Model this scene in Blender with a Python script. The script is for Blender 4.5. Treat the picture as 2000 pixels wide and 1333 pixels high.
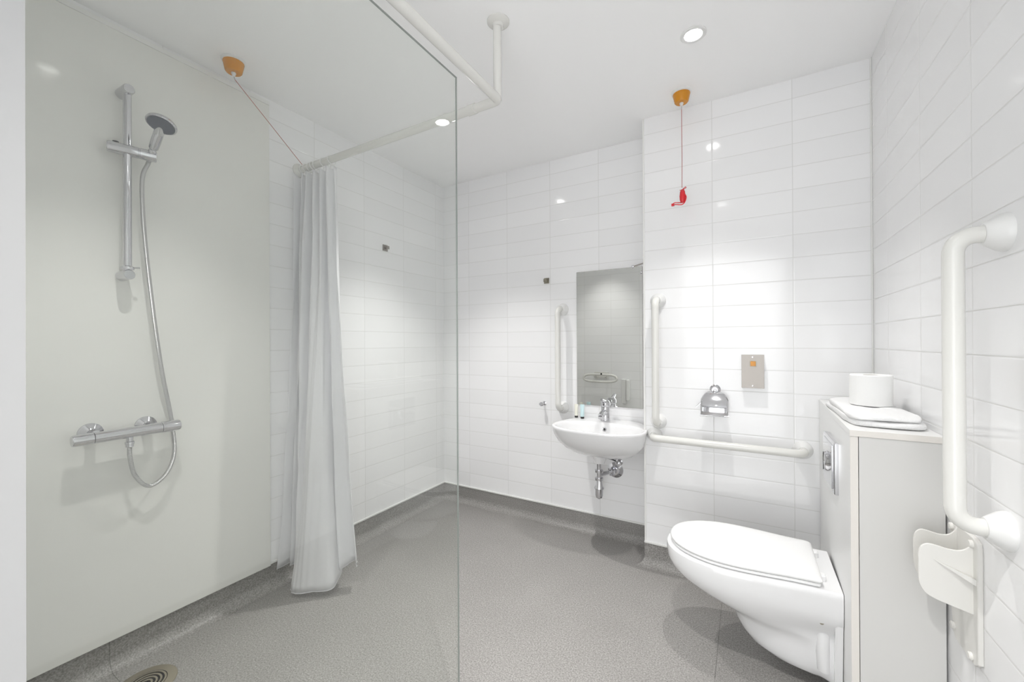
import bpy, bmesh, math, random
from mathutils import Vector, Matrix, Quaternion
random.seed(7)
PI = math.pi
S = bpy.context.scene
for o in list(bpy.data.objects): bpy.data.objects.remove(o)
COL = S.collection

# ------------------------------------------------------------------ key numbers (metres)
XL, YB, YX, XR, H = -1.983, 2.414, 2.210, 0.458, 2.344   # left, back, boxed-out wall, right, ceiling
XE = -0.466                                              # left edge of the boxed-out wall
YF = 0.1365                                              # front wall of the shower
XG = -0.782                                              # glass plane
ZJ, TP, TL = 1.1352, 0.102, 0.324                        # a tile joint level, tile course, tile length
CT = 0.111                                               # top of the coved skirting

# ------------------------------------------------------------------ camera
f_px, yaw, pitch, roll = 795.0139, 0.5217, 0.0026, -0.005
F = Vector((-math.sin(yaw)*math.cos(pitch), math.cos(yaw)*math.cos(pitch), math.sin(pitch)))
R = Vector((math.cos(yaw), math.sin(yaw), 0)); U = R.cross(F)
R, U = R*math.cos(roll)+U*math.sin(roll), -R*math.sin(roll)+U*math.cos(roll)
cam = bpy.data.cameras.new('camera'); co = bpy.data.objects.new('camera', cam); COL.objects.link(co)
cam.sensor_width = 36; cam.lens = f_px/2000*36; cam.clip_start = 0.01
m = Matrix((R, U, -F)).transposed().to_4x4(); m.translation = Vector((0, 0, 1.17)); co.matrix_world = m
S.camera = co
cy = S.cycles; cy.max_bounces = 16; cy.diffuse_bounces = 10; cy.glossy_bounces = 8; cy.transparent_max_bounces = 16; cy.transmission_bounces = 8

# ------------------------------------------------------------------ light and exposure
S.view_settings.view_transform = 'Standard'; S.view_settings.look = 'None'
S.view_settings.gamma = 1; S.view_settings.exposure = 0.04; S.view_settings.use_curve_mapping = False
W = bpy.data.worlds.new('world'); S.world = W; W.use_nodes = True
W.node_tree.nodes['Background'].inputs[0].default_value = (0.97, 0.985, 1, 1)
W.node_tree.nodes['Background'].inputs[1].default_value = 3.9     # added even white fill light, let in by the open doorway
LAMPS = [(-0.168, 1.695), (-1.333, 1.682), (-1.38, 0.52), (-0.17, 0.52)]
SPOT_W = [49, 82, 34, 96]
SPOT_A = [82, 90, 90, 92]
EMIT = 40.0

# ------------------------------------------------------------------ helpers
class MB:
    """collects shapes for ONE mesh"""
    def __init__(s): s.v = []; s.f = []
    def add(s, vs, fs):
        b = len(s.v); s.v += [tuple(v) for v in vs]; s.f += [tuple(i+b for i in q) for q in fs]; return s
    def box(s, a, b, bev=0.0, seg=2):
        bm = bmesh.new(); bmesh.ops.create_cube(bm, size=1)
        for v in bm.verts:
            v.co = Vector([(a[i]+b[i])/2+v.co[i]*(b[i]-a[i]) for i in range(3)])
        if bev: bmesh.ops.bevel(bm, geom=bm.edges[:], offset=bev, segments=seg, profile=0.5, affect='EDGES')
        s.bm(bm); return s
    def bm(s, bm, M=None):
        bm.verts.index_update()
        s.add([(M @ v.co if M else v.co) for v in bm.verts], [[v.index for v in q.verts] for q in bm.faces]); bm.free(); return s
    def loft(s, rings, closed=True, cap0=True, cap1=True):
        n = len(rings[0]); vs = [p for r in rings for p in r]; fs = []
        for i in range(len(rings)-1):
            for j in range(n if closed else n-1):
                k = (j+1) % n
                fs.append((i*n+j, i*n+k, (i+1)*n+k, (i+1)*n+j))
        if cap0: fs.append(tuple(range(n))[::-1])
        if cap1: fs.append(tuple((len(rings)-1)*n+j for j in range(n)))
        return s.add(vs, fs)
    def tube(s, pts, r, n=16, caps=True):
        pts = [Vector(p) for p in pts]
        rs = r if isinstance(r, (list, tuple)) else [r]*len(pts)
        t = (pts[1]-pts[0]).normalized(); a = t.orthogonal().normalized(); rings = []
        for i, p in enumerate(pts):
            t2 = (pts[min(i+1, len(pts)-1)]-pts[max(i-1, 0)]).normalized()
            a = (t.rotation_difference(t2) @ a); a = (a - t2*a.dot(t2)).normalized(); t = t2; b = t.cross(a)
            rings.append([p+(a*math.cos(2*PI*k/n)+b*math.sin(2*PI*k/n))*rs[i] for k in range(n)])
        return s.loft(rings, True, caps, caps)
    def lathe(s, prof, c=(0, 0, 0), axis=(0, 0, 1), n=32, cap=True):
        """prof: list of (radius, height along axis)"""
        ax = Vector(axis).normalized(); a = ax.orthogonal().normalized(); b = ax.cross(a); c = Vector(c)
        rings = [[c+ax*h+(a*math.cos(2*PI*k/n)+b*math.sin(2*PI*k/n))*max(r, 1e-5) for k in range(n)] for r, h in prof]
        return s.loft(rings, True, cap, cap)
    def prism(s, poly, ax, a, b):
        """polygon in the plane normal to axis ax, extruded from a to b"""
        def P(p, h):
            q = list(p); q.insert(ax, h); return tuple(q)
        return s.loft([[P(p, a) for p in poly], [P(p, b) for p in poly]])
    def build(s, name, mat, parent=None, bevel=0, seg=2, sub=0, ang=35):
        me = bpy.data.meshes.new(name); me.from_pydata(s.v, [], s.f)
        bm = bmesh.new(); bm.from_mesh(me); bmesh.ops.recalc_face_normals(bm, faces=bm.faces)
        bm.to_mesh(me); bm.free()
        for p in me.polygons: p.use_smooth = True
        try: me.set_sharp_from_angle(angle=math.radians(ang))
        except Exception: pass
        me.materials.append(mat)
        o = bpy.data.objects.new(name, me); COL.objects.link(o)
        if parent: o.parent = parent; o.matrix_parent_inverse = Matrix.Translation(parent.location).inverted()
        if bevel:
            q = o.modifiers.new('bevel', 'BEVEL'); q.width = bevel; q.segments = seg; q.limit_method = 'ANGLE'; q.angle_limit = math.radians(40)
        if not sub and ang <= 60 and len(me.polygons) < 4000:
            q = o.modifiers.new('normals', 'WEIGHTED_NORMAL'); q.keep_sharp = True; q.weight = 80
        if sub:
            q = o.modifiers.new('sub', 'SUBSURF'); q.levels = sub; q.render_levels = sub
        return o

def fillet(pts, r, n=8):
    pts = [Vector(p) for p in pts]; out = [pts[0]]
    for i in range(1, len(pts)-1):
        p, a, b = pts[i], (pts[i-1]-pts[i]), (pts[i+1]-pts[i])
        d = min(r, a.length*.49, b.length*.49); A = p+a.normalized()*d; B = p+b.normalized()*d
        k = 0.5523 if abs(a.normalized().dot(b.normalized())) < .3 else .4
        for j in range(n+1):
            t = j/n; P1 = A+(p-A)*k; P2 = B+(p-B)*k
            out.append(A*(1-t)**3+P1*3*t*(1-t)**2+P2*3*t*t*(1-t)+B*t**3)
    out.append(pts[-1]); return out
def crom(P, n=8):
    P = [Vector(p) for p in P]; P = [P[0]*2-P[1]]+P+[P[-1]*2-P[-2]]; out = []
    for i in range(1, len(P)-2):
        a, b, c, d = P[i-1:i+3]
        for j in range(n):
            t = j/n; out.append(.5*((2*b)+(c-a)*t+(2*a-5*b+4*c-d)*t*t+(3*b-a-3*c+d)*t**3))
    out.append(P[-2]); return out

def thing(name, label, cat, loc=(0, 0, 0), group=None):
    o = bpy.data.objects.new(name, None); COL.objects.link(o); o.location = loc; o.empty_display_size = .05
    o['label'] = label; o['category'] = cat
    if group: o['group'] = group
    return o
def tag(o, label, cat, group=None):
    o['label'] = label; o['category'] = cat
    if group: o['group'] = group
    return o
def struct(o): o['kind'] = 'structure'; return o

# ------------------------------------------------------------------ materials
def mat(name, col, rough=.5, metal=0.0, spec=.5, coat=0.0, trans=0.0):
    mt = bpy.data.materials.new(name); mt.use_nodes = True; b = mt.node_tree.nodes['Principled BSDF']
    b.inputs['Base Color'].default_value = (*col, 1); b.inputs['Roughness'].default_value = rough
    b.inputs['Metallic'].default_value = metal; b.inputs['Specular IOR Level'].default_value = spec
    b.inputs['Coat Weight'].default_value = coat; b.inputs['Coat Roughness'].default_value = .05
    b.inputs['Transmission Weight'].default_value = trans
    return mt
def nodes(mt): return mt.node_tree.nodes, mt.node_tree.links, mt.node_tree.nodes['Principled BSDF']
def math_node(N, L, op, a, b=None, c=None):
    n = N.new('ShaderNodeMath'); n.operation = op
    for i, x in enumerate((a, b, c)):
        if x is None: continue
        if isinstance(x, (int, float)): n.inputs[i].default_value = x
        else: L.new(x, n.inputs[i])
    return n.outputs[0]
def noise_bump(mt, scale, strength, dist=.001, detail=2, colvar=0):
    N, L, B = nodes(mt); g = N.new('ShaderNodeNewGeometry'); t = N.new('ShaderNodeTexNoise')
    t.inputs['Scale'].default_value = scale; t.inputs['Detail'].default_value = detail
    L.new(g.outputs['Position'], t.inputs['Vector']); b = N.new('ShaderNodeBump')
    b.inputs['Strength'].default_value = strength; b.inputs['Distance'].default_value = dist
    L.new(t.outputs[0], b.inputs['Height']); L.new(b.outputs[0], B.inputs['Normal'])
    if colvar:
        c = B.inputs['Base Color'].default_value[:3]
        r = N.new('ShaderNodeMix'); r.data_type = 'RGBA'
        r.inputs['A'].default_value = (*[x*(1-colvar) for x in c], 1); r.inputs['B'].default_value = (*[min(1, x*(1+colvar)) for x in c], 1)
        L.new(t.outputs[0], r.inputs['Factor']); L.new(r.outputs['Result'], B.inputs['Base Color'])
    return mt

def tile_mat(name, axis, off, dark=1.0):
    """glazed white tiles, stack bonded; axis 'X' or 'Y' runs along the wall"""
    mt = mat(name, (.86, .86, .865), .12, spec=.5); N, L, B = nodes(mt)
    g = N.new('ShaderNodeNewGeometry'); s = N.new('ShaderNodeSeparateXYZ'); L.new(g.outputs['Position'], s.inputs[0])
    M = lambda *a: math_node(N, L, *a)
    u = M('DIVIDE', M('SUBTRACT', s.outputs[axis], off), TL); v = M('DIVIDE', M('SUBTRACT', s.outputs['Z'], ZJ), TP)
    def edge(x, size):      # metres to the nearest joint
        fr = M('FRACT', x); return M('MULTIPLY', M('MINIMUM', fr, M('SUBTRACT', 1.0, fr)), size)
    du, dv = edge(u, TL), edge(v, TP); d = M('MINIMUM', du, dv)
    mr = N.new('ShaderNodeMapRange'); mr.interpolation_type = 'SMOOTHSTEP'; L.new(d, mr.inputs[0])
    mr.inputs[1].default_value = .0006; mr.inputs[2].default_value = .0018     # grout mask
    mx = N.new('ShaderNodeMix'); mx.data_type = 'RGBA'; L.new(mr.outputs[0], mx.inputs['Factor'])
    mx.inputs['A'].default_value = (.68, .68, .665, 1)
    # slight tone change from tile to tile
    cell = N.new('ShaderNodeCombineXYZ'); L.new(M('FLOOR', u), cell.inputs[0]); L.new(M('FLOOR', v), cell.inputs[1])
    wn = N.new('ShaderNodeTexWhiteNoise'); L.new(cell.outputs[0], wn.inputs['Vector'])
    tv = N.new('ShaderNodeMix'); tv.data_type = 'RGBA'; L.new(wn.outputs['Value'], tv.inputs['Factor'])
    tv.inputs['A'].default_value = (.855, .855, .86, 1); tv.inputs['B'].default_value = (.885, .885, .89, 1)
    L.new(tv.outputs['Result'], mx.inputs['B']); L.new(mx.outputs['Result'], B.inputs['Base Color'])
    ro = M('SUBTRACT', .6, M('MULTIPLY', mr.outputs[0], .5)); L.new(ro, B.inputs['Roughness'])
    pil = N.new('ShaderNodeMapRange'); pil.interpolation_type = 'SMOOTHSTEP'; L.new(d, pil.inputs[0])
    pil.inputs[1].default_value = .0004; pil.inputs[2].default_value = .005
    nz = N.new('ShaderNodeTexNoise'); nz.inputs['Scale'].default_value = 9; nz.inputs['Detail'].default_value = 1
    L.new(g.outputs['Position'], nz.inputs['Vector'])
    h = M('ADD', M('MULTIPLY', pil.outputs[0], .6), M('MULTIPLY', nz.outputs[0], .8))
    b = N.new('ShaderNodeBump'); b.inputs['Strength'].default_value = .5; b.inputs['Distance'].default_value = .001
    L.new(h, b.inputs['Height']); L.new(b.outputs[0], B.inputs['Normal'])
    return mt

def vinyl_mat():
    mt = mat('speckled grey safety vinyl', (.2, .2, .19), .42, spec=.4); N, L, B = nodes(mt)
    g = N.new('ShaderNodeNewGeometry')
    n1 = N.new('ShaderNodeTexNoise'); n1.inputs['Scale'].default_value = 185; n1.inputs['Detail'].default_value = 3; n1.inputs['Roughness'].default_value = .7
    v1 = N.new('ShaderNodeTexVoronoi'); v1.inputs['Scale'].default_value = 220
    n2 = N.new('ShaderNodeTexNoise'); n2.inputs['Scale'].default_value = 5; n2.inputs['Detail'].default_value = 3
    for n in (n1, v1, n2): L.new(g.outputs['Position'], n.inputs['Vector'])
    r = N.new('ShaderNodeValToRGB'); e = r.color_ramp.elements
    e[0].position = .36; e[0].color = (.185, .178, .170, 1); e[1].position = .64; e[1].color = (.372, .360, .345, 1)
    L.new(n1.outputs[0], r.inputs[0])
    sp = N.new('ShaderNodeMapRange'); L.new(v1.outputs['Distance'], sp.inputs[0])
    sp.inputs[1].default_value = .10; sp.inputs[2].default_value = .22; sp.inputs[3].default_value = 1; sp.inputs[4].default_value = 0
    cs = N.new('ShaderNodeSeparateColor'); L.new(v1.outputs['Color'], cs.inputs[0])
    pick = math_node(N, L, 'GREATER_THAN', cs.outputs[0], .72)
    mk = math_node(N, L, 'MULTIPLY', sp.outputs[0], pick)
    mx = N.new('ShaderNodeMix'); mx.data_type = 'RGBA'; L.new(mk, mx.inputs['Factor']); L.new(r.outputs[0], mx.inputs['A'])
    mx.inputs['B'].default_value = (.66, .65, .63, 1)
    md = N.new('ShaderNodeMix'); md.data_type = 'RGBA'; md.blend_type = 'MULTIPLY'; md.inputs['Factor'].default_value = 1
    wr = N.new('ShaderNodeMapRange'); L.new(n2.outputs[0], wr.inputs[0]); wr.inputs[3].default_value = .93; wr.inputs[4].default_value = 1.07
    L.new(mx.outputs['Result'], md.inputs['A']); L.new(wr.outputs[0], md.inputs['B'])
    # welded seams of the sheet
    s = N.new('ShaderNodeSeparateXYZ'); L.new(g.outputs['Position'], s.inputs[0])
    se = math_node(N, L, 'MINIMUM', math_node(N, L, 'ABSOLUTE', math_node(N, L, 'SUBTRACT', s.outputs['X'], -.100)),
                   math_node(N, L, 'ABSOLUTE', math_node(N, L, 'SUBTRACT', s.outputs['Y'], .545)))
    sm = N.new('ShaderNodeMapRange'); L.new(se, sm.inputs[0]); sm.inputs[1].default_value = .0006; sm.inputs[2].default_value = .0016
    sm.inputs[3].default_value = .55; sm.inputs[4].default_value = 1
    m2 = N.new('ShaderNodeMix'); m2.data_type = 'RGBA'; m2.blend_type = 'MULTIPLY'; m2.inputs['Factor'].default_value = 1
    L.new(md.outputs['Result'], m2.inputs['A']); L.new(sm.outputs[0], m2.inputs['B']); L.new(m2.outputs['Result'], B.inputs['Base Color'])
    b = N.new('ShaderNodeBump'); b.inputs['Strength'].default_value = .35; b.inputs['Distance'].default_value = .0008
    L.new(n1.outputs[0], b.inputs['Height']); L.new(b.outputs[0], B.inputs['Normal'])
    return mt

def glass_mat():
    mt = bpy.data.materials.new('clear screen glass'); mt.use_nodes = True; N = mt.node_tree.nodes; L = mt.node_tree.links
    N.clear(); out = N.new('ShaderNodeOutputMaterial'); g = N.new('ShaderNodeNewGeometry')
    tr = N.new('ShaderNodeBsdfTransparent'); tr.inputs[0].default_value = (.968, .978, .968, 1)
    gl = N.new('ShaderNodeBsdfGlossy'); gl.inputs['Roughness'].default_value = 0.0; gl.inputs['Color'].default_value = (.95, .95, .95, 1)
    dt = N.new('ShaderNodeVectorMath'); dt.operation = 'DOT_PRODUCT'; L.new(g.outputs['Incoming'], dt.inputs[0]); L.new(g.outputs['Normal'], dt.inputs[1])
    c = math_node(N, L, 'ABSOLUTE', dt.outputs['Value'])
    k = math_node(N, L, 'POWER', math_node(N, L, 'SUBTRACT', 1.0, c), 5.0)
    fr = math_node(N, L, 'ADD', math_node(N, L, 'MULTIPLY', k, .96), .04)
    mx = N.new('ShaderNodeMixShader'); L.new(fr, mx.inputs[0]); L.new(tr.outputs[0], mx.inputs[1]); L.new(gl.outputs[0], mx.inputs[2])
    L.new(mx.outputs[0], out.inputs[0]); return mt

def curtain_mat():
    mt = bpy.data.materials.new('white polyester curtain'); mt.use_nodes = True; N, L, B = nodes(mt)
    B.inputs['Base Color'].default_value = (.90, .90, .91, 1); B.inputs['Roughness'].default_value = .7
    out = N['Material Output']; tl = N.new('ShaderNodeBsdfTranslucent'); tl.inputs[0].default_value = (.92, .92, .93, 1)
    mx = N.new('ShaderNodeMixShader'); mx.inputs[0].default_value = .35
    L.new(B.outputs[0], mx.inputs[1]); L.new(tl.outputs[0], mx.inputs[2]); L.new(mx.outputs[0], out.inputs[0])
    g = N.new('ShaderNodeNewGeometry'); nz = N.new('ShaderNodeTexNoise'); nz.inputs['Scale'].default_value = 28; nz.inputs['Detail'].default_value = 4
    L.new(g.outputs['Position'], nz.inputs['Vector']); b = N.new('ShaderNodeBump'); b.inputs['Strength'].default_value = .25; b.inputs['Distance'].default_value = .004
    L.new(nz.outputs[0], b.inputs['Height']); L.new(b.outputs[0], B.inputs['Normal']); return mt

def emit_mat(name, col, st):
    mt = bpy.data.materials.new(name); mt.use_nodes = True; N, L, B = nodes(mt)
    B.inputs['Emission Color'].default_value = (*col, 1); B.inputs['Emission Strength'].default_value = st; return mt

M_back = tile_mat('white glazed tiles back', 'X', -1.0988)
M_box = tile_mat('white glazed tiles boxed wall', 'X', -0.1389)
M_right = tile_mat('white glazed tiles right', 'Y', 1.6808)
M_left = tile_mat('white glazed tiles left', 'Y', 1.6762)
M_vinyl = vinyl_mat()
M_ceil = noise_bump(mat('white matt ceiling paint', (.95, .95, .95), .8, spec=.2), 60, .08)
M_paint = noise_bump(mat('pale grey wall paint', (.85, .85, .85), .6, spec=.3), 60, .05)
M_frame = noise_bump(mat('grey satin paint', (.42, .42, .42), .5, spec=.3), 60, .05)
M_panel = noise_bump(mat('off-white laminate wall panel', (.80, .80, .765), .09, spec=.35), 4, .015, .004, 1)
M_trimw = noise_bump(mat('white sealant trim', (.8, .8, .78), .35), 30, .1)
M_cer = noise_bump(mat('white glazed ceramic', (.80, .80, .805), .07, spec=.5, coat=.2), 6, .02, .002)
M_seat = noise_bump(mat('white seat plastic', (.84, .84, .84), .18, spec=.5), 8, .02, .002)
M_bar = noise_bump(mat('white coated steel tube', (.73, .725, .695), .22, spec=.5), 10, .02, .002)
M_flange = noise_bump(mat('white plastic cover', (.78, .78, .77), .28, spec=.5), 10, .02, .002)
M_cream = noise_bump(mat('cream white plastic', (.73, .72, .69), .30, spec=.5), 10, .03, .002)
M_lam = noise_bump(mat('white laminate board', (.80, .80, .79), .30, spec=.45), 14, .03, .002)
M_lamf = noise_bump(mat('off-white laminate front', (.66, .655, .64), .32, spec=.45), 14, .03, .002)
M_edge = noise_bump(mat('beige board edge', (.76, .73, .69), .5), 40, .05)
M_chrome = noise_bump(mat('polished chrome', (.66, .66, .68), .07, metal=1), 8, .02, .002)
M_hose = mat('ribbed steel hose', (.66, .66, .66), .28, metal=1)
M_steel = noise_bump(mat('brushed steel', (.36, .335, .31), .42, metal=.85), 220, .15, .001)
M_brass = noise_bump(mat('dull nickel', (.36, .34, .28), .4, metal=.9), 60, .1)
M_dark = noise_bump(mat('dark rubber', (.03, .03, .03), .5), 60, .1)
M_grey = noise_bump(mat('grey nozzle plate', (.13, .14, .17), .4), 200, .3, .001)
M_amber = noise_bump(mat('amber plastic', (.62, .25, .008), .25, spec=.5), 40, .05)
M_red = noise_bump(mat('red plastic', (.62, .02, .03), .25, spec=.5), 40, .05)
M_cord = noise_bump(mat('red cord', (.42, .10, .09), .6), 300, .2)
M_cloth = noise_bump(mat('white cotton towelling', (.88, .88, .88), .95, spec=.1), 420, .9, .003, 3)
M_paper = noise_bump(mat('white tissue paper', (.88, .88, .87), .95, spec=.1), 150, .4, .001, 3)
M_glass = glass_mat()
M_glassedge = mat('green glass edge', (.30, .32, .31), .25)
M_mirror = mat('mirror silvering', (.84, .85, .83), .0, metal=1)
M_curt = curtain_mat()
M_lens = emit_mat('lamp lens', (1, .99, .97), EMIT)
M_lens2 = emit_mat('dim lamp lens', (1, .99, .97), 9)
M_drain = noise_bump(mat('worn steel drain', (.42, .38, .30), .35, metal=.8), 80, .2)
M_black = noise_bump(mat('dark gap', (.012, .012, .012), .9), 50, .1)
M_tubec = noise_bump(mat('pale cream tube', (.78, .77, .68), .35), 50, .05)
M_tubeb = noise_bump(mat('pale turquoise tube', (.55, .72, .74), .3), 50, .05)
# ribs on the hose
N, L, B = nodes(M_hose); g = N.new('ShaderNodeNewGeometry'); sx = N.new('ShaderNodeSeparateXYZ'); L.new(g.outputs['Position'], sx.inputs[0])
w = math_node(N, L, 'SINE', math_node(N, L, 'MULTIPLY', math_node(N, L, 'ADD', sx.outputs['Z'], math_node(N, L, 'MULTIPLY', sx.outputs['Y'], .4)), 1600.))
bp = N.new('ShaderNodeBump'); bp.inputs['Strength'].default_value = .6; bp.inputs['Distance'].default_value = .001; L.new(w, bp.inputs['Height']); L.new(bp.outputs[0], B.inputs['Normal'])

# ------------------------------------------------------------------ room shell
BK = -0.55                      # wall behind the camera
T = .1
struct(MB().box((XL-T, BK-.6, -T), (XR+T, YB+T, 0)).build('floor', M_vinyl))
struct(MB().box((XL-T, BK-.1, H), (XR+T, YB+T, H+T)).build('ceiling', M_ceil))
struct(MB().box((XL-T, BK-.1, 0), (XL, YB+T, H)).build('wall_left', M_left))
struct(MB().box((XL, YB, 0), (XE, YB+T, H)).build('wall_back', M_back))
struct(MB().box((XE, YX, 0), (XR, YB+T, H)).build('wall_back_right', M_box))
struct(MB().box((XR, BK-.1, 0), (XR+T, YB+T, H)).build('wall_right', M_right))
M_front = tile_mat('white glazed tiles front', 'X', -1.36)
struct(MB().box((XL, BK, 0), (-.775, YF, H)).build('wall_front_left', M_front))
# unseen wall behind the camera, doorway left open to let the fill in
b = MB(); b.box((-.775, BK-.1, 0), (-.60, BK, H)); b.box((.33, BK-.1, 0), (XR, BK, H)); b.box((-.60, BK-.1, 2.05), (.33, BK, H))
struct(b.build('wall_front', M_paint))
# painted end face of the shower partition, beside the glass
struct(MB().box((-.775, BK, 0), (-.771, YF, H)).build('trim_1', M_frame))

# coved skirting: vinyl carried up the walls, mitred
def cove(name, side):
    prof = [(0.0, CT), (.003, CT)]; r = .045
    prof += [(.003, r)]
    for k in range(1, 11):
        a = PI+k/10*PI/2; prof.append((.003+r+math.cos(a)*r, r+math.sin(a)*r+.0006))
    prof += [(.003+r, -.001), (0, -.001)]
    rings = [[], []]
    for d, z in prof:
        if side == 'left':   e = ((XL+d, YF, z), (XL+d, YB-d, z))
        if side == 'back':   e = ((XL+d, YB-d, z), (XE-d, YB-d, z))
        if side == 'side':   e = ((XE-d, YB-d, z), (XE-d, YX-d, z))
        if side == 'box':    e = ((XE-d, YX-d, z), (XR-d, YX-d, z))
        if side == 'right':  e = ((XR-d, YX-d, z), (XR-d, BK, z))
        if side == 'front':  e = ((XL+d, YF+d, z), (-.79, YF+d, z))
        rings[0].append(e[0]); rings[1].append(e[1])
    return struct(MB().loft(rings).build(name, M_vinyl, ang=50))
for nm, sd in (('baseboard_left', 'left'), ('baseboard_back', 'back'), ('baseboard_recess', 'side'), ('baseboard_back_right', 'box'), ('baseboard_right', 'right'), ('baseboard_front', 'front')):
    cove(nm, sd)
# white bead along the bottom row of tiles
z0, z1 = CT, CT+.010
struct(MB().box((XL, 1.111, z0), (XL+.007, YB, z1), .002).build('trim_2', M_trimw))
struct(MB().box((XL, YB-.007, z0), (XE, YB, z1), .002).build('trim_3', M_trimw))
struct(MB().box((XE-.004, YX-.007, z0), (XR, YX, z1), .002).build('trim_4', M_trimw))
# shower wall panel with its top trim
pn = tag(MB().box((XL, YF+.001, CT-.004), (XL+.010, 1.111, H-.035), .0015).build('shower_wall_panel', M_panel),
         'large smooth off-white laminate panel covering the wall behind the shower valve', 'wall panel')
struct(MB().box((XL, YF+.001, H-.036), (XL+.014, 1.111, H-.018), .002).build('trim_5', M_trimw))
# outer corner bead of the boxed-out wall
struct(MB().box((XE-.003, YX-.003, CT), (XE+.006, YX+.006, H), .0015).build('trim_6', M_trimw))
struct(MB().box((XR-.006, YX-.006, CT), (XR, YX, H), .002).build('trim_7', M_trimw))

# ------------------------------------------------------------------ glass screen
gt = thing('glass_shower_screen', 'tall frameless clear glass shower screen standing edge-on in front of the shower', 'glass screen', (XG, .58, 0))
MB().box((XG-.003, .137, .012), (XG+.003, 1.0165, 1.998)).build('glass_pane', M_glass, gt)
b = MB(); b.box((XG-.0028, 1.0167, .012), (XG+.0028, 1.0177, 1.998)); b.box((XG-.0028, .137, 1.9982), (XG+.0028, 1.0182, 1.9996))
b.build('polished_edge', M_glassedge, gt)
MB().box((XG-.007, .137, .0), (XG+.007, 1.017, .012), .001).build('floor_seal', M_trimw, gt)

# ------------------------------------------------------------------ downlights
def downlight(i, label):
    x, y = LAMPS[i]
    t = thing('recessed_downlight', label, 'ceiling light', (x, y, H), 'recessed ceiling downlights')
    MB().lathe([(.031, .0005), (.032, -.004), (.043, -.005), (.047, -.002), (.047, .0005)], (x, y, H), n=40, cap=False).build('trim_ring', M_flange, t)
    MB().lathe([(.031, -.0012), (.0001, -.0012)], (x, y, H), n=40, cap=False).build('lens', M_lens if i != 2 else M_lens2, t)
    l = bpy.data.lights.new('lamp_light', 'SPOT'); l.energy = SPOT_W[i]; l.spot_size = math.radians(SPOT_A[i]); l.spot_blend = .95
    l.shadow_soft_size = .014; l.color = (1, .985, .965)
    lo = bpy.data.objects.new('lamp_light', l); COL.objects.link(lo); lo.parent = t; lo.location = (0, 0, -.03)
downlight(0, 'round white recessed ceiling light glowing above the toilet, right of the curtain rail')
downlight(1, 'round recessed ceiling light behind the glass, just above the curtain rail')
downlight(2, 'round recessed ceiling light over the shower valve, nearest the camera on the shower side')
downlight(3, 'round recessed ceiling light nearest the camera on the toilet side')

# ------------------------------------------------------------------ curtain rail
RX, RY, RZ = -.779, 1.266, 2.055
t = thing('curtain_rail', 'white tubular L-shaped shower curtain rail hung from the ceiling', 'curtain rail', (RX, RY, H))
pts = fillet([(XL+.012, RY, RZ), (RX, RY, RZ), (RX, .139+.002, RZ)], .018, 6)
MB().tube(pts, .0165, 20).build('rail_tube', M_bar, t)
MB().tube([(RX-.003, RY-.003, RZ), (RX-.003, RY-.003, H-.012)], .0152, 20).build('drop_tube', M_bar, t)
MB().lathe([(.0001, 0), (.041, 0), (.041, -.004), (.036, -.009), (.021, -.014), (.0185, -.024), (.0001, -.024)], (RX, RY, H), n=36).build('ceiling_flange', M_bar, t)
MB().lathe([(.0001, 0), (.034, 0), (.034, .004), (.026, .012), (.018, .02), (.0001, .02)], (XL+.0005, RY, RZ), (1, 0, 0), 32).build('wall_flange', M_bar, t)
MB().lathe([(.019, -.018), (.019, .018)], (RX-.12, RY, RZ), (1, 0, 0), 24, True).build('joint_sleeve', M_bar, t)

# ------------------------------------------------------------------ shower curtain
ct = thing('shower_curtain', 'white fabric shower curtain bunched at the wall end of the rail', 'curtain', (-1.80, 1.25, RZ))
top = [(-1.955, 1.215), (-1.945, 1.285), (-1.915, 1.235), (-1.905, 1.29), (-1.872, 1.232), (-1.862, 1.30), (-1.825, 1.235), (-1.82, 1.30), (-1.785, 1.245), (-1.77, 1.30), (-1.735, 1.245), (-1.715, 1.285), (-1.70, 1.262)]
mid = [(-1.935, 1.185), (-1.94, 1.26), (-1.90, 1.20), (-1.905, 1.27), (-1.862, 1.185), (-1.845, 1.255), (-1.80, 1.195), (-1.765, 1.20), (-1.735, 1.225), (-1.755, 1.30), (-1.715, 1.25), (-1.695, 1.29), (-1.655, 1.270)]
bot = [(-1.955, 1.13), (-1.93, 1.21), (-1.905, 1.165), (-1.895, 1.24), (-1.86, 1.17), (-1.835, 1.125), (-1.79, 1.128), (-1.73, 1.155), (-1.655, 1.215), (-1.70, 1.31), (-1.665, 1.255), (-1.64, 1.325), (-1.588, 1.290)]
hem = [.085, .10, .10, .10, .06, .022, .018, .030, .040, .10, .10, .12, .118]
K = 10
T_, M_, B_ = (crom([(x, y, 0) for x, y in q], K) for q in (top, mid, bot)); Hm = [p.x for p in crom([(h, 0, 0) for h in hem], K)]
NZ = 60; ztop = RZ-.035; rows = []
for j in range(NZ+1):
    v = j/NZ; row = []
    for i in range(len(T_)):
        a, c, d = T_[i], M_[i], B_[i]
        p = a*(1-v)*(1-v)*(1-v*.0) + c*2*v*(1-v) + d*v*v if False else (a*(2*(v-.5)*(v-1)) + c*(-4*v*(v-1)) + d*(2*v*(v-.5)))
        z = ztop+(Hm[i]-ztop)*v
        wob = .0035*math.sin(i*.55+v*7)*math.sin(PI*v)+.0018*math.sin(i*1.3+v*23)
        x = max(p.x, XL+.016)
        row.append((x+wob*.6, p.y+wob, z - (.006*(1-math.cos(i/K*2*PI)) if j == 0 else 0)))
    rows.append(row)
cu = MB().loft(rows, False, False, False).build('curtain_fabric', M_curt, ct, ang=180)
q = cu.modifiers.new('thick', 'SOLIDIFY'); q.thickness = .0008
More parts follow.
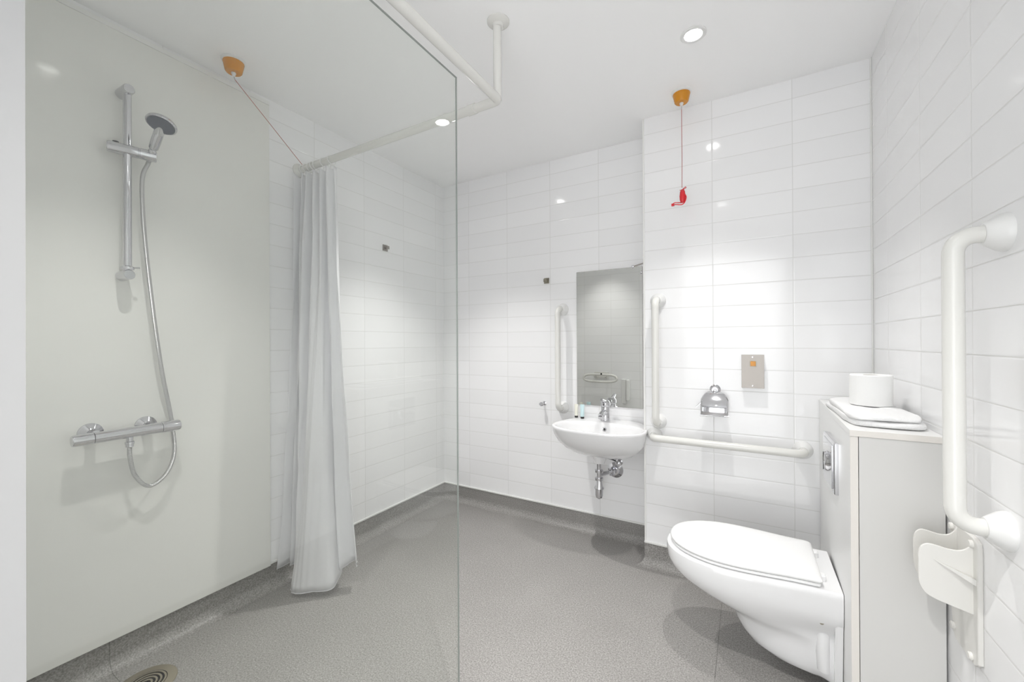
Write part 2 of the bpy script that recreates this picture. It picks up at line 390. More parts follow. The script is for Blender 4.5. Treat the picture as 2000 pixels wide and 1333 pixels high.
MB().tube([Vector(p)+Vector((0, 0, .002)) for p in rows[-1]], .0016, 6).build('hem', M_curt, ct)
for x in (-1.945, -1.915, -1.885, -1.862, -1.838, -1.78, -1.725):
    b = MB(); rr = .0225; tl = random.uniform(-.35, .35)
    b.tube([(x+tl*.02*math.sin(a), RY+rr*math.cos(a), RZ-.004+rr*math.sin(a)) for a in [k*2*PI/20 for k in range(21)]], .0022, 8)
    b.tube([(x, RY-.002, RZ-.026), (x+.004, RY-.006, RZ-.034), (x, RY-.004, RZ-.044)], .0022, 8)
    b.build('curtain_ring', M_flange, ct)

# ------------------------------------------------------------------ emergency pull cords
def alarm_switch(x, y, label):
    t = thing('emergency_pull_switch', label, 'alarm switch', (x, y, H), 'amber emergency pull-cord switches')
    MB().lathe([(.0001, 0), (.044, 0), (.044, -.006), (.040, -.010), (.0001, -.010)], (x, y, H), n=36).build('ceiling_base', M_flange, t)
    MB().lathe([(.0001, -.010), (.038, -.010), (.038, -.014), (.031, -.046), (.027, -.051), (.0001, -.051)], (x, y, H), n=36).build('amber_dome', M_amber, t)
    MB().lathe([(.0001, -.050), (.008, -.050), (.009, -.055), (.006, -.062), (.003, -.066), (.0001, -.066)], (x, y, H), n=16).build('cord_outlet', M_flange, t)
    return t
ax, ay = -.257, 2.06
t = alarm_switch(ax, ay, 'amber ceiling pull switch with a red cord hanging straight down in front of the tiles')
MB().tube([(ax, ay, H-.062), (ax, ay, 2.262)], .0022, 8).build('cord_sleeve', M_hose, t)
MB().tube([(ax, ay, 2.265), (ax+.001, ay, 2.05), (ax, ay, 1.893)], .0013, 8).build('pull_cord', M_cord, t)
hnd = MB().lathe([(.0001, .0), (.006, 0), (.011, -.010), (.0135, -.03), (.0125, -.048), (.0085, -.06), (.0001, -.064)], (ax+.002, ay, 1.884), n=20).build('pull_handle', M_red, t)
b = MB(); b.tube(crom([(ax-.010, ay, 1.884), (ax, ay, 1.880), (ax+.010, ay-.004, 1.884), (ax+.017, ay, 1.889), (ax+.014, ay+.004, 1.895), (ax+.004, ay, 1.886)], 5), .0017, 8)
b.build('cord_knot', M_red, hnd)
b = MB(); b.tube(crom([(ax+.012, ay, 1.862), (ax+.018, ay-.002, 1.845), (ax+.012, ay-.004, 1.822), (ax-.002, ay-.006, 1.812), (ax-.026, ay-.008, 1.816), (ax-.044, ay-.006, 1.818)], 5), .0025, 8)
b.tube(crom([(ax-.003, ay+.004, 1.824), (ax-.016, ay+.006, 1.827), (ax-.032, ay+.004, 1.829), (ax-.043, ay, 1.822)], 5), .0025, 8)
b.box((ax-.047, ay-.008, 1.812), (ax-.034, ay+.004, 1.824), .002)
b.build('pull_ring', M_red, hnd)
bx_, by_ = -1.835, .888
t = alarm_switch(bx_, by_, 'amber ceiling pull switch beside the shower panel, its cord looped over to the curtain rail')
MB().tube([(bx_, by_, H-.062), (bx_-.002, by_+.006, 2.268)], .0022, 8).build('cord_sleeve', M_hose, t)
MB().tube([(bx_-.002, by_+.006, 2.268), (-1.89, 1.07, 2.176), (-1.953, 1.262, 2.080), (-1.953, 1.266, 2.075)], .0013, 8).build('pull_cord', M_cord, t)

# ------------------------------------------------------------------ shower rail, hand shower, hose, valve
TX, TY = -1.923, .579
t = thing('shower_riser_rail', 'chrome vertical riser rail with sliding bracket on the shower panel', 'shower rail', (TX, TY, 1.43))
MB().tube([(TX, TY, 1.425), (TX, TY, 2.075)], .0122, 20).build('riser_tube', M_chrome, t)
for z, nm in ((2.082, 'top_bracket'), (1.418, 'bottom_bracket')):
    b = MB(); b.lathe([(.0001, 0), (.019, 0), (.0195, .004), (.018, .05), (.0175, .066), (.015, .070), (.0001, .070)], (XL+.010, TY, z), (1, 0, 0), 28)
    b.build(nm, M_chrome, t)
b = MB(); b.lathe([(.0175, 0), (.0195, .004), (.0195, .010), (.0145, .014)], (TX, TY, 1.436), (0, 0, 1), 24); b.tube([(TX+.01, TY+.012, 1.444), (TX+.016, TY+.03, 1.446)], .003, 8)
b.build('hose_clip', M_chrome, t)
d = Vector((.32, .93, -.03)).normalized(); c0 = Vector((TX+.000, TY, 1.866))
sl = MB(); sl.lathe([(.0001, -.052), (.017, -.052), (.0198, -.047), (.0198, .030), (.0185, .031), (.0185, .034), (.0198, .035), (.0198, .076), (.018, .080), (.0001, .080)], c0, d, 28)
slo = sl.build('slider_bracket', M_chrome, t)
MB().lathe([(.0001, 0), (.009, 0), (.009, .006), (.0001, .006)], c0-d*.030+Vector((0, 0, .016)), (0, 0, 1), 16).build('release_button', M_dark, slo)

h0 = c0+d*.063
hs = thing('hand_shower', 'chrome hand shower with round grey spray face in the slider bracket', 'shower head', h0)
hd = Vector((.72, .0, .694)).normalized()
MB().tube([h0-hd*.022, h0-hd*.004, h0+hd*.022, h0+hd*.027, h0+hd*.034, h0+hd*.065, h0+hd*.102], [.0085, .011, .0125, .0095, .0145, .0155, .0150], 18).build('handle', M_chrome, hs)
hn = Vector((.14, -.30, -.94)).normalized(); ht = (hd-hn*hd.dot(hn)).normalized(); hc = h0+hd*.098+ht*.052
b = MB(); b.lathe([(.0001, -.022), (.018, -.023), (.034, -.017), (.043, -.008), (.045, -.001), (.0435, .003), (.0001, .003)], hc, hn, 36)
b.tube([h0+hd*.095, h0+hd*.108+ht*.008, hc-hn*.014], [.0150, .016, .018], 16); b.build('head_shell', M_chrome, hs)
MB().lathe([(.0395, .0032), (.039, .0052), (.0001, .0062)], hc, hn, 36, False).build('spray_face', M_grey, hs)

v0 = Vector((-1.915, .437, .851)); v1 = Vector((-1.915, .728, .855)); vd = (v1-v0).normalized()
t = thing('shower_valve', 'chrome horizontal thermostatic bar shower valve below the riser rail', 'shower valve', (XL+.010, .58, .853))
MB().lathe([(.0001, .052), (.019, .052), (.0195, .235), (.0001, .235)], v0, vd, 28).build('valve_body', M_chrome, t)
MB().lathe([(.0001, -.001), (.017, -.001), (.0195, .003), (.0195, .050), (.018, .051), (.0001, .051)], v0, vd, 28).build('flow_handle', M_chrome, t)
MB().lathe([(.0001, .236), (.018, .236), (.0205, .238), (.0205, .288), (.018, .292), (.0001, .292)], v0, vd, 28).build('temperature_handle', M_chrome, t)
for y in (.495, .645):
    MB().lathe([(.0001, 0), (.034, 0), (.033, .004), (.020, .013), (.014, .018), (.014, .056), (.0001, .056)], (XL+.010, y, .862), (1, 0, 0), 32).build('wall_rosette', M_chrome, t)
MB().lathe([(.0001, 0), (.010, 0), (.010, -.016), (.0135, -.018), (.0135, -.026), (.0115, -.027), (.0115, -.036), (.0001, -.036)], (-1.915, .581, .838), (0, 0, 1), 20).build('hose_outlet', M_chrome, t)
hp = crom([h0-hd*.018, h0-hd*.035, (-1.915, .618, 1.77), (-1.925, .626, 1.592), (-1.93, .652, 1.309), (-1.935, .680, 1.076), (-1.950, .708, .93), (-1.955, .722, .84), (-1.948, .724, .74), (-1.935, .695, .672), (-1.93, .642, .640), (-1.925, .600, .690), (-1.917, .583, .76), (-1.915, .581, .805)], 10)
tag(MB().tube(hp, .0068, 14).build('shower_hose', M_hose), 'flexible silver shower hose looping from the hand shower to the bar valve', 'shower hose')

# ------------------------------------------------------------------ floor drain
dcx, dcy, dr = -1.795, .585, .085
t = thing('floor_drain', 'round metal floor drain with slotted grate in the shower floor', 'drain', (dcx, dcy, 0))
MB().lathe([(.058, .0035), (.080, .004), (.085, .002), (.086, 0.0002)], (dcx, dcy, 0), n=48, cap=False).build('drain_rim', M_drain, t)
MB().lathe([(.0001, .0006), (.060, .0006)], (dcx, dcy, 0), n=40, cap=False).build('sump', M_black, t)
b = MB()
for r_ in (.053, .041, .029, .016):
    b.lathe([(r_-.0028, .0008), (r_-.0028, .0034), (r_+.0028, .0034), (r_+.0028, .0008)], (dcx, dcy, 0), n=40, cap=False)
b.build('grate', M_drain, t)

# ------------------------------------------------------------------ hooks
def square_hook(name, c, n, u, mt, label, plate=.020, peg=True):
    n = Vector(n); u = Vector(u); w = Vector((0, 0, 1)); c = Vector(c)
    t = thing(name, label, 'hook', c, None)
    def bx(h, d0, d1, m_, nm, off=Vector((0, 0, 0))):
        vs = [c+off+u*a*h+w*b_*h+n*d for d in (d0, d1) for a, b_ in ((-1, -1), (1, -1), (1, 1), (-1, 1))]
        return MB().add(vs, [(0, 1, 2, 3), (4, 7, 6, 5), (0, 4, 5, 1), (1, 5, 6, 2), (2, 6, 7, 3), (3, 7, 4, 0)]).build(nm, m_, t, bevel=.0012)
    bx(plate, 0, .005, mt, 'back_plate')
    if peg:
        bx(.006, .005, .026, mt, 'peg'); 
        bx(.010, .026, .030, mt, 'peg_cap')
    return t
square_hook('robe_hook', (XL, 1.838, 1.771), (1, 0, 0), (0, 1, 0), M_steel, 'small square chrome hook on the left tiled wall beside the curtain')
square_hook('robe_hook', (-1.124, YB, 1.568), (0, -1, 0), (1, 0, 0), M_brass, 'small square bronze-toned hook on the back wall, left of the mirror', .018)
t = thing('towel_peg', 'small round chrome peg on the back wall, left of the basin', 'hook', (-1.15, YB, .769))
MB().lathe([(.0001, 0), (.013, 0), (.013, .003), (.006, .006), (.006, .040), (.0001, .040)], (-1.145, YB, .769), (0, -1, 0), 24).build('stem', M_chrome, t)
MB().lathe([(.0001, .038), (.010, .038), (.013, .042), (.013, .052), (.010, .056), (.0001, .056)], (-1.145, YB, .769), (0, -1, 0), 24).build('knob', M_chrome, t)
t = thing('towel_peg', 'thin chrome rod peg at the top right corner of the mirror', 'hook', (XE, 2.30, 1.595))
MB().tube([(XE, 2.30, 1.605), (XE-.075, 2.30, 1.587)], .004, 12).build('stem', M_steel, t)
MB().lathe([(.0001, 0), (.008, 0), (.009, .003), (.009, .011), (.0001, .013)], (XE-.072, 2.30, 1.5875), (-1, 0, -.2), 20).build('knob', M_chrome, t)

# ------------------------------------------------------------------ mirror
t = thing('wall_mirror', 'frameless rectangular mirror on the back wall above the basin', 'mirror', (-.716, YB, 1.19))
MB().box((-.916, YB-.006, .781), (-.517, YB-.001, 1.603)).build('mirror_glass', M_mirror, t)
MB().box((-.9168, YB-.0055, .780), (-.5162, YB, 1.6038)).build('backing', M_steel, t)

# ------------------------------------------------------------------ basin
BX, BZ = -.703, .705
bs = thing('wash_basin', 'white ceramic wall-hung wash basin with half-round bowl', 'wash basin', (BX, YB, BZ))
NB = 72
def outline(cx, yb, yf, hw, hwb, z, p=2.3):
    """D outline: wall side straight, front half a super-ellipse; widest line at ym"""
    pts = []; ym = yb-(yb-yf)*.62
    for k in range(NB):
        a = 2*PI*k/NB; c_, s_ = math.cos(a), math.sin(a)
        ex = math.copysign(abs(c_)**(2/p), c_); ey = math.copysign(abs(s_)**(2/p), s_)
        if s_ <= 0: pts.append((cx+ex*hw, ym+ey*(ym-yf), z))
        else:
            yy = ym+min(1, abs(s_)**.8)*(yb-ym); sx = abs(c_)**.45
            wd = hw+(hwb-hw)*((yy-ym)/(yb-ym))**1.3
            pts.append((cx+math.copysign(sx, c_)*wd, yy, z))
    return pts
YBk = YB-.001
rings = []
#          yback  yfront  halfw  halfwback  z
for yb, yf, hw, hb, z in [(YBk, 2.235, .085, .06, .520), (YBk, 2.185, .125, .08, .528), (YBk, 2.13, .170, .105, .548), (YBk, 2.085, .205, .135, .575),
                          (YBk, 2.040, .235, .17, .615), (YBk, 2.012, .250, .20, .655), (YBk, 2.000, .257, .215, .690), (YBk, 2.000, .259, .216, .700), (YBk, 2.003, .256, .214, .705)]:
    rings.append(outline(BX, yb, yf, hw, hb, z))
def inner(cx, yb, yf, hw, z, p=2.4):
    pts = []; ym = (yb+yf)/2
    for k in range(NB):
        a = 2*PI*k/NB; c_, s_ = math.cos(a), math.sin(a)
        pts.append((cx+math.copysign(abs(c_)**(2/p), c_)*hw, ym+math.copysign(abs(s_)**(2/p), s_)*(yb-yf)/2, z))
    return pts
for yb, yf, hw, z in [(2.30, 2.017, .243, .7045), (2.293, 2.022, .236, .700), (2.285, 2.030, .225, .685), (2.275, 2.055, .195, .640), (2.26, 2.09, .15, .60), (2.22, 2.13, .07, .575), (2.19, 2.16, .02, .572)]:
    rings.append(inner(BX, yb, yf, hw, z))
MB().loft(rings).build('basin_bowl', M_cer, bs, ang=60)
MB().lathe([(.0001, 0), (.045, 0), (.040, -.022), (.030, -.045), (.0001, -.045)], (-.733, 2.27, .521), n=32).build('waste_boss', M_cer, bs)
ov = MB(); od = Vector((0, -.96, .28)); ov.lathe([(.0065, .0), (.0065, .002), (.011, .0035), (.0125, .001), (.0125, -.003)], (-.704, 2.281, .668), od, 24, False); ovo = ov.build('overflow_ring', M_chrome, bs)
MB().lathe([(.0001, .0005), (.007, .0005)], (-.704, 2.281, .668), od, 20, False).build('overflow_hole', M_dark, bs)
MB().lathe([(.0001, .004), (.020, .003), (.022, 0)], (BX, 2.175, .5725), (0, 0, 1), 24, False).build('plug_waste', M_chrome, bs)

# tap
tx, ty = -.718, 2.345
t = thing('basin_mixer_tap', 'chrome single-lever mixer tap on the back of the basin', 'tap', (tx, ty, BZ))
MB().lathe([(.0001, 0), (.028, 0), (.029, .003), (.026, .008), (.025, .06), (.0255, .083), (.0001, .083)], (tx, ty, BZ), n=28).build('tap_body', M_chrome, t)
b = MB(); b.tube([(tx, ty-.010, BZ+.050), (tx, ty-.04, BZ+.054), (tx, ty-.078, BZ+.050), (tx, ty-.098, BZ+.042)], [.018, .017, .0145, .0135], 16)
b.lathe([(.0001, 0), (.0115, 0), (.0115, .014), (.0001, .014)], (tx, ty-.096, BZ+.026), n=18); b.build('spout', M_chrome, t)
b = MB(); b.lathe([(.0001, .084), (.025, .084), (.029, .092), (.028, .110), (.018, .122), (.0001, .124)], (tx, ty, BZ), n=28)
b.tube([(tx, ty-.008, BZ+.110), (tx, ty-.04, BZ+.121), (tx, ty-.072, BZ+.132)], [.015, .011, .008], 14); b.build('lever', M_chrome, t)
MB().lathe([(.0001, 0), (.0045, 0), (.0045, .002), (.0001, .002)], (tx, ty-.0285, BZ+.097), (0, -1, 0), 12).build('temperature_mark', M_dark, t)
# trap
t = thing('bottle_trap', 'chrome bottle trap and waste pipe hanging under the basin', 'waste trap', (-.734, 2.27, .474))
MB().tube([(-.734, 2.27, .480), (-.734, 2.27, .375)], .0125, 20).build('tail_pipe', M_chrome, t)
for z in (.428, .383):
    MB().lathe([(.0001, -.006), (.023, -.006), (.023, .007), (.0001, .007)], (-.734, 2.27, z), n=24).build('clamp_nut', M_chrome, t)
MB().lathe([(.0001, 0), (.015, 0), (.021, -.035), (.0275, -.045), (.0275, -.051), (.022, -.054), (.022, -.088), (.018, -.102), (.008, -.110), (.0001, -.111)], (-.734, 2.27, .380), n=28).build('trap_cup', M_chrome, t)
b = MB(); b.tube([(-.734, 2.275, .405), (-.715, 2.31, .405), (-.690, 2.36, .404), (-.680, YB-.02, .404)], .013, 18); b.lathe([(.0001, 0), (.019, 0), (.019, .02), (.0001, .02)], (-.690, 2.35, .404), (.2, .97, 0), 20); b.build('outlet_pipe', M_chrome, t)
MB().lathe([(.0001, 0), (.046, 0), (.045, .005), (.028, .016), (.024, .030), (.0001, .030)], (-.678, YB, .404), (0, -1, 0), 36).build('wall_rosette', M_chrome, t)
t = thing('stop_valve', 'small round chrome stop valve on the wall right of the bottle trap', 'valve', (-.658, YB, .454))
MB().lathe([(.0001, 0), (.021, 0), (.020, .004), (.012, .008), (.012, .030), (.0001, .030)], (-.655, YB, .454), (0, -1, 0), 28).build('wall_rosette', M_chrome, t)
MB().lathe([(.0001, .030), (.015, .030), (.0165, .034), (.015, .046), (.006, .050), (.0001, .046)], (-.655, YB, .454), (0, -1, 0), 24).build('valve_cap', M_chrome, t)
MB().tube([(-.672, YB-.024, .464), (-.686, YB-.045, .476), (-.698, 2.33, .490)], .0035, 10).build('valve_lever', M_dark, t)
# toiletry tubes
def toiletry(x, y, m_, h, w_, label, tip=0):
    t = thing('toiletry_tube', label, 'toiletry tube', (x, y, BZ), 'toiletry tubes on the basin')
    rings = []
    for k in range(9):
        v = k/8; a = w_*(.85+.15*v); b_ = w_*.8*(1-v)+.0012
        rings.append([(x+a*math.cos(2*PI*j/20), y+b_*math.sin(2*PI*j/20), BZ+.012+v*(h-.012)) for j in range(20)])
    MB().loft(rings).build('tube_body', m_, t)
    MB().lathe([(.0001, 0), (w_*.80, 0), (w_*.85, .010), (w_*.8, .013), (.0001, .013)], (x, y, BZ), n=20).build('cap', M_dark, t)
toiletry(-.906, 2.365, M_tubec, .082, .0125, 'small pale cream toiletry tube standing on its dark cap, left one on the basin')
toiletry(-.862, 2.350, M_tubeb, .085, .0135, 'small pale turquoise toiletry tube standing on its dark cap, nearer the tap')

# ------------------------------------------------------------------ grab bars
def grab_bar(name, a, b, n, off, label, r=.0175, bend=.055, fr=.039, fh=.034):
    a, b, n = Vector(a), Vector(b), Vector(n)
    t = thing(name, label, 'grab bar', (a+b)/2, 'white grab bars')
    path = fillet([a+n*.006, a+n*off, b+n*off, b+n*.006], bend, 10)
    MB().tube(path, r, 24).build('bar_tube', M_bar, t)
    for p in (a, b):
        MB().lathe([(.0001, 0), (fr, 0), (fr, .004), (fr*.93, .012), (r*1.35, fh-.003), (r*1.18, fh), (.0001, fh)], p, n, 40).build('flange_cover', M_flange, t)
    return t
grab_bar('grab_bar', (-1.012, YB, 1.376), (-1.012, YB, .752), (0, -1, 0), .085, 'white vertical grab bar on the back wall left of the mirror')
grab_bar('grab_bar', (-.394, YX, 1.380), (-.394, YX, .756), (0, -1, 0), .085, 'white vertical grab bar on the corner right of the mirror')
grab_bar('grab_bar', (-.415, YX, .684), (.215, YX, .684), (0, -1, 0), .085, 'white horizontal grab bar on the wall behind the toilet')
grab_bar('grab_bar', (XR, 1.213, 1.388), (XR, 1.213, .782), (-1, 0, 0), .077, 'large white vertical grab bar in the foreground on the right wall', r=.0175)

# ------------------------------------------------------------------ toilet roll holder (chrome)
t = thing('toilet_roll_holder', 'empty chrome toilet roll holder with a curved cover flap, above the horizontal grab bar', 'toilet roll holder', (-.130, YX, .935))
MB().lathe([(.0001, 0), (.024, 0), (.024, .004), (.016, .010), (.012, .018), (.012, .028), (.0001, .028)], (-.131, YX, .935), (0, -1, 0), 32).build('rosette', M_chrome, t)
rows = []
for k in range(17):
    v = k/16; z = .925-.105*v; y = 2.176-.052*math.sin(v*PI*.62)
    w_ = .046+.012*min(1, v*4); w_ = .028+(.03)*min(1, v*3.2)**.5
    rows.append([(-.131+w_*u, y-.004*(1-u*u), z) for u in [-1+j/8 for j in range(17)]])
o = MB().loft(rows, False, False, False).build('cover_flap', M_chrome, t, ang=180); q = o.modifiers.new('thick', 'SOLIDIFY'); q.thickness = .0016
MB().tube([(-.192, 2.128, .818), (-.070, 2.128, .820)], .0042, 12).build('flap_lip', M_chrome, t)
MB().tube(fillet([(-.131, 2.182, .925), (-.160, 2.165, .905), (-.200, 2.165, .862), (-.212, 2.165, .850)], .02, 5), .0032, 10).build('roll_arm', M_chrome, t)
MB().lathe([(.0001, 0), (.008, 0), (.009, .003), (.008, .012), (.0001, .014)], (-.131, 2.182, .932), (0, -1, -.2), 16).build('pivot_knob', M_chrome, t)

# ------------------------------------------------------------------ alarm reset plate
t = thing('alarm_reset_plate', 'brushed steel wall plate with a small amber button, right of the toilet roll holder', 'switch plate', (.027, YX, 1.03))
MB().box((-.018, YX-.030, .953), (.070, YX, 1.105), .002).build('back_box', M_flange, t)
pl_ = MB().box((-.019, YX-.0335, .952), (.071, YX-.030, 1.106), .001).build('face_plate', M_steel, t)
fr_ = MB().box((.014, YX-.036, 1.052), (.042, YX-.0332, 1.077), .001).build('button_frame', M_brass, t)
MB().box((.017, YX-.041, 1.054), (.038, YX-.035, 1.076), .0015).build('amber_button', M_amber, fr_)
for z in (1.095, .963):
    MB().lathe([(.0001, 0), (.0035, 0), (.003, .0015), (.0001, .0018)], (.026, YX-.0335, z), (0, -1, 0), 14).build('screw', M_chrome, pl_)

# ------------------------------------------------------------------ cistern housing
CZ = .913; FX0, FX1 = .258, .276        # left face, front and back (slightly out of square)
t = thing('cistern_housing', 'white boxed cistern cupboard with a flat top shelf behind the toilet', 'cistern housing', (.36, 1.85, 0))
def skew_prism(x0, x1, y0, y1, z0_, z1_, dx=0.0):
    sk = lambda y: (y-1.5)/(YX-1.5)*(FX1-FX0)
    poly = [(x0+sk(y0), y0), (x1 if dx else x1+sk(y0), y0), (x1 if dx else x1+sk(y1), y1), (x0+sk(y1), y1)]
    return MB().loft([[(p[0], p[1], z0_) for p in poly], [(p[0], p[1], z1_) for p in poly]])
skew_prism(.258, .276, 1.502, YX-.004, 0.001, CZ-.0185).build('side_panel', M_lam, t, bevel=.0006)
MB().box((.2583, 1.5, .001), (.2757, 1.5022, CZ-.0185)).build('board_edge', M_edge, t)
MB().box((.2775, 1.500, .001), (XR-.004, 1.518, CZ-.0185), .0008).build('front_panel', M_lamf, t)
skew_prism(.2565, XR-.002, 1.4985, YX-.004, CZ-.018, CZ, 1).build('top_shelf', M_lam, t, bevel=.0008)
MB().box((.2565, 1.4970, CZ-.0175), (XR-.003, 1.4987, CZ-.0005)).build('shelf_edge', M_edge, t)
# flush plate
fl = thing('flush_plate', 'chrome flush plate with a round button on the cistern housing', 'flush plate', (.265, 1.81, .735))
b = MB(); b.box((.251, 1.705, .655), (.268, 1.925, .828), .004, 3); fp = b.build('plate', M_chrome, fl)
MB().box((.2475, 1.730, .668), (.2525, 1.900, .815), .002).build('inner_plate', M_chrome, fl)
b = MB(); b.lathe([(.0001, .012), (.030, .011), (.034, .008), (.036, .003), (.038, 0)], (.2485, 1.815, .742), (-1, 0, 0), 36); bo = b.build('flush_button', M_chrome, fl)
MB().box((.2360, 1.813, .710), (.2372, 1.817, .774)).build('button_split', M_dark, bo)

# ------------------------------------------------------------------ toilet
TC = 1.768; XB = .2595
tl = thing('wall_hung_toilet', 'white ceramic wall-hung toilet with its lid closed', 'toilet', (XB, TC, .38))
def pan(xt, hw, hb, z, xb=XB, p=2.2, yc=TC, frac=.55):
    """xt tip x, hw max half width, hb half width at the back"""
    n = 28; xm = xt+(xb-xt)*(1-frac); side = []
    for k in range(n+1):                      # tip to widest point
        a = PI/2*k/n
        side.append((xm-(xm-xt)*math.cos(a)**(2/p), hw*math.sin(a)**(2/p)))
    for k in range(1, 15):
        v = k/14; s_ = v*v*(3-2*v); side.append((xm+(xb-xm)*v, hw+(hb-hw)*s_))
    return [(x, yc-y, z) for x, y in side] + [(x, yc+y, z) for x, y in side[::-1][:-1]]
lv = [(-.274, .174, .150, .3755), (-.282, .180, .155, .370), (-.284, .182, .156, .355), (-.281, .181, .156, .325), (-.270, .177, .155, .300),
      (-.245, .168, .150, .275), (-.205, .156, .135, .250), (-.150, .142, .122, .226), (-.105, .128, .112, .206), (-.068, .116, .114, .186), (-.048, .108, .116, .165),
      (-.038, .103, .118, .140), (-.022, .100, .118, .110), (.002, .096, .115, .082), (.045, .088, .110, .060), (.100, .078, .104, .048), (.160, .066, .098, .040)]
rings = [pan(a_, b_, c_, z, frac=(.55 if z > .2 else .35)) for a_, b_, c_, z in lv]
body = MB().loft(rings)
# flat back flange of the casting
pf = [(-.150, .3740), (-.150, .330), (-.145, .255), (-.138, .17), (-.129, .06), (-.112, .036), (.112, .036), (.129, .06), (.138, .17), (.145, .255), (.150, .330), (.150, .3740)]
body.loft([[(.240, TC+y*.97, z) for y, z in pf], [(.246, TC+y, z) for y, z in pf], [(XB, TC+y, z) for y, z in pf]])
body.build('toilet_pan', M_cer, tl, ang=42)
# fixing recess, bolt
MB().box((.172, TC-.1325, .272), (.212, TC-.112, .281), .002).build('fixing_slot', M_dark, tl)
MB().lathe([(.0001, 0), (.006, 0), (.006, .016), (.0001, .016)], (.205, TC-.130, .266), (0, -1, 0), 12).build('fixing_bolt', M_brass, tl)
MB().tube([(.212, TC-.101, .233), (.212, TC-.103, .228), (.212, TC-.105, .216), (.213, TC-.105, .150), (.216, TC-.100, .090)], [.006, .014, .020, .020, .019], 20).build('trap_bulge', M_cer, tl)
# seat ring and lid
def lid(z, e=0, xt=-.268, xb=.196, hw=.170, hb=.148):
    n = 28; xm = xt+(xb-xt)*.48; side = []; xc = (xt+xb)/2
    for k in range(n+1):
        a = PI/2*k/n; side.append((xm-(xm-xt)*math.cos(a)**(2/2.15), hw*math.sin(a)**(2/2.15)))
    for k in range(1, 15):
        v = k/14; s_ = v*v*(3-2*v); side.append((xm+(xb-xm)*v, hw+(hb-hw)*s_))
    for k in range(1, 5):                      # rounded back corner
        a = PI/2*k/4; side.append((xb+.012*math.sin(a), hb-.012*(1-math.cos(a))))
    fx, fy = 1+e/((xb-xt)/2), 1+e/hw
    side = [(xc+(x-xc)*fx, y*fy) for x, y in side]
    return [(x, TC-y, z) for x, y in side] + [(x, TC+y, z) for x, y in side[::-1][:-1]]
so = MB().loft([lid(.3765, -.006), lid(.379, -.002), lid(.386, -.002), lid(.3885, -.006)]).build('seat', M_seat, tl, ang=60)
lo = MB().loft([lid(.3895, -.008), lid(.3910, -.001), lid(.396, .002), lid(.4010, .0), lid(.4045, -.006), lid(.4070, -.016), lid(.4090, -.035), lid(.4105, -.065), lid(.4112, -.10)]).build('lid', M_seat, tl, ang=60)
for s in (-1, 1):
    MB().lathe([(.0001, 0), (.013, 0), (.013, .016), (.010, .020), (.0001, .020)], (.212, TC+s*.085, .3755), n=20).build('hinge', M_seat, tl)

# ------------------------------------------------------------------ towel and roll on the housing
def towel():
    t = thing('folded_towel', 'folded white towel lying on top of the cistern housing', 'towel', (.345, 1.77, CZ))
    x0, x1, y0, y1 = .270, .446, 1.555, 2.04
    rnd = random.Random(3); ph = [rnd.uniform(0, 6) for _ in range(12)]
    def sheet(zz, h, ins, k, ox=0, oy=0):
        rings = []
        n = 96
        for (f, zf) in ((.93, 0), (.975, .04), (1.0, .25), (1.006, .5), (1.0, .75), (.975, .93), (.92, 1.0), (.75, 1.02), (.45, 1.02), (.15, 1.02)):
            rg = []
            for i in range(n):
                a = 2*PI*i/n; c_, s_ = math.cos(a), math.sin(a)
                X = math.copysign(abs(c_)**.28, c_); Y = math.copysign(abs(s_)**.28, s_)
                px_ = (x0+x1)/2+ox+X*((x1-x0)/2-ins)*f; py_ = (y0+y1)/2+oy+Y*((y1-y0)/2-ins)*f
                px_ += .003*math.sin(py_*24+ph[k])*(f > .9); py_ += .005*math.sin(px_*37+ph[k+1])*(f > .9)
                z = zz+zf*h
                if zf > .3: z += .0026*math.sin(px_*55+ph[k+2]+py_*13)+.0022*math.sin(py_*41+ph[k+3])
                elif zf > .01: z += .001*math.sin(py_*60+ph[k+4])
                rg.append((px_, py_, max(z, zz)))
            rings.append(rg)
        return MB().loft(rings)
    sheet(CZ+.0008, .019, 0, 0).build('folded_layer', M_cloth, t, sub=1, ang=180)
    sheet(CZ+.0185, .0165, .004, 4, -.001, .003).build('folded_layer', M_cloth, t, sub=1, ang=180)
    return t
towel()
rc = Vector((.367, 1.81, CZ+.0375))
t = thing('toilet_roll', 'full white toilet roll standing on the folded towel', 'toilet roll', rc)
MB().lathe([(.021, .001), (.054, .0), (.0565, .003), (.0565, .100), (.054, .103), (.021, .102), (.021, .001)], rc, n=48, cap=False).build('paper', M_paper, t)
MB().lathe([(.0195, .002), (.0205, .002), (.0205, .1015), (.0195, .1015), (.0195, .002)], rc, n=32, cap=False).build('cardboard_core', M_edge, t)

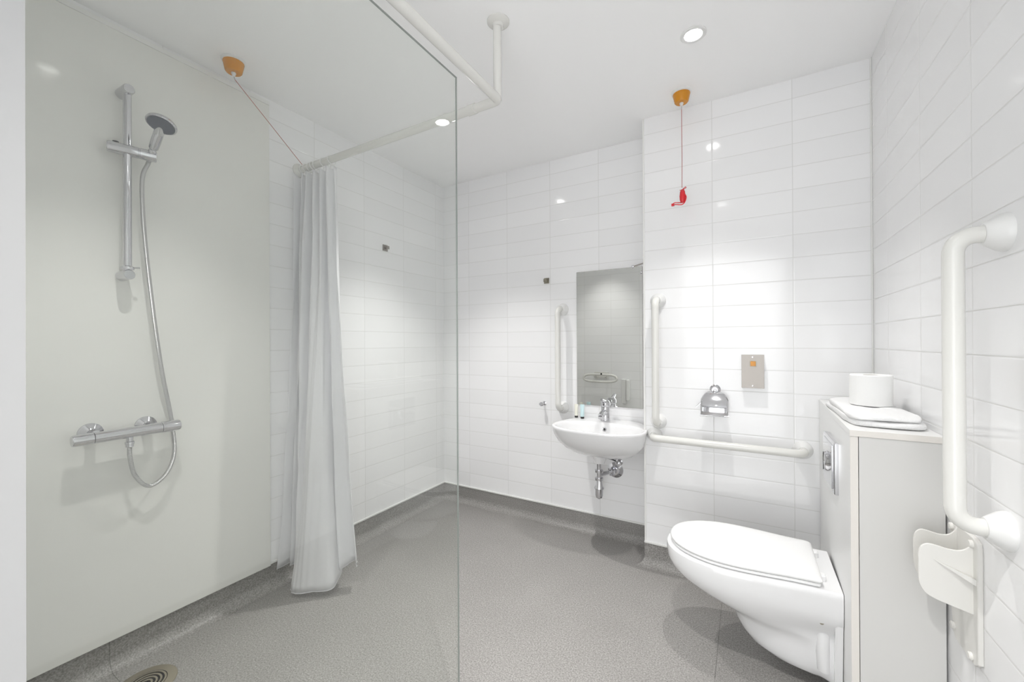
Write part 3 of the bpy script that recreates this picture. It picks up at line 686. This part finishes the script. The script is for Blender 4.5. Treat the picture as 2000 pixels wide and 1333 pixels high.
# ------------------------------------------------------------------ twin-plate bracket on the right wall
t = thing('wall_bracket', 'white plastic wall bracket with two ear-shaped plates below the foreground grab bar', 'bracket', (XR, 1.385, .57))
pf = [(1.314, .437), (1.314, .700), (1.318, .710), (1.335, .716), (1.425, .716), (1.455, .705), (1.457, .640), (1.452, .49), (1.440, .437), (1.43, .425), (1.33, .425)]
MB().prism(pf, 0, XR-.010, XR).build('back_plate', M_cream, t, bevel=.002)
def ear(y, nm, sh=0.0, kx=1.0):
    xw = XR-.009
    up = crom([(xw, 0, .712), (xw-.006, 0, .694), (xw-.020, 0, .682), (xw-.040, 0, .680), (xw-.062, 0, .684), (xw-.078, 0, .684), (xw-.089, 0, .674), (xw-.093, 0, .657)], 5)
    dn = crom([(xw-.093, 0, .600), (xw-.090, 0, .583), (xw-.080, 0, .566), (xw-.062, 0, .556)], 5)
    poly = [(xw-(xw-p.x)*kx, p.z+sh) for p in up+dn]+[(xw-.002, .540+sh), (xw, .540+sh)]
    o = MB().loft([[(x, y, z) for x, z in poly], [(x, y+.005, z) for x, z in poly]]).build(nm, M_cream, t, bevel=.0015, seg=2)
    return o
e1 = ear(1.334, 'near_plate'); ear(1.415, 'far_plate', .004, .86)
vs = [(XR-.010, 1.334, .612), (XR-.010, 1.334, .626), (XR-.078, 1.334, .652), (XR-.010, 1.319, .612), (XR-.010, 1.319, .626)]
MB().add(vs, [(0, 1, 2), (1, 4, 2), (4, 3, 2), (3, 0, 2), (0, 3, 4, 1)]).build('rib', M_cream, e1)
for y, z in ((1.443, .700), (1.338, .700), (1.437, .455), (1.345, .438)):
    MB().lathe([(.0001, 0), (.009, 0), (.009, .004), (.007, .006), (.0001, .006)], (XR-.010, y, z), (-1, 0, 0), 20).build('screw_cap', M_cream, t)

# ------------------------------------------------------------------ things on the shower's front wall, seen in the mirror
t = thing('oval_back_support', 'white tubular oval backrest rail reflected in the mirror', 'backrest', (-1.475, YF, .745))
b = MB(); n_ = 40
loop = []
for k in range(n_+1):
    a = 2*PI*k/n_; c_, s_ = math.cos(a), math.sin(a)
    loop.append((-1.475+.195*math.copysign(abs(c_)**.5, c_), YF+.065, .745+.042*math.copysign(abs(s_)**.8, s_)))
b.tube(loop, .014, 12, False); b.build('rail_loop', M_bar, t)
for x in (-1.54, -1.41):
    MB().tube([(x, YF, .745), (x, YF+.065, .775)], .014, 12).build('support_arm', M_bar, t)
MB().lathe([(.0001, 0), (.010, 0), (.010, .006), (.0001, .006)], (-1.455, YF+.075, .795), (0, 1, 0), 16).build('fixing_knob', M_dark, t)
MB().box((-1.56, YF, .74), (-1.39, YF+.012, .81), .004).build('wall_plate', M_bar, t)
t = thing('folded_seat_hinge', 'white folded hinge bracket reflected low in the mirror, right of the backrest', 'bracket', (-1.18, YF, .60))
MB().box((-1.235, YF, .46), (-1.185, YF+.03, .74), .006).build('wall_plate', M_flange, t)
MB().box((-1.180, YF, .50), (-1.145, YF+.050, .735), .008).build('folded_arm', M_flange, t)
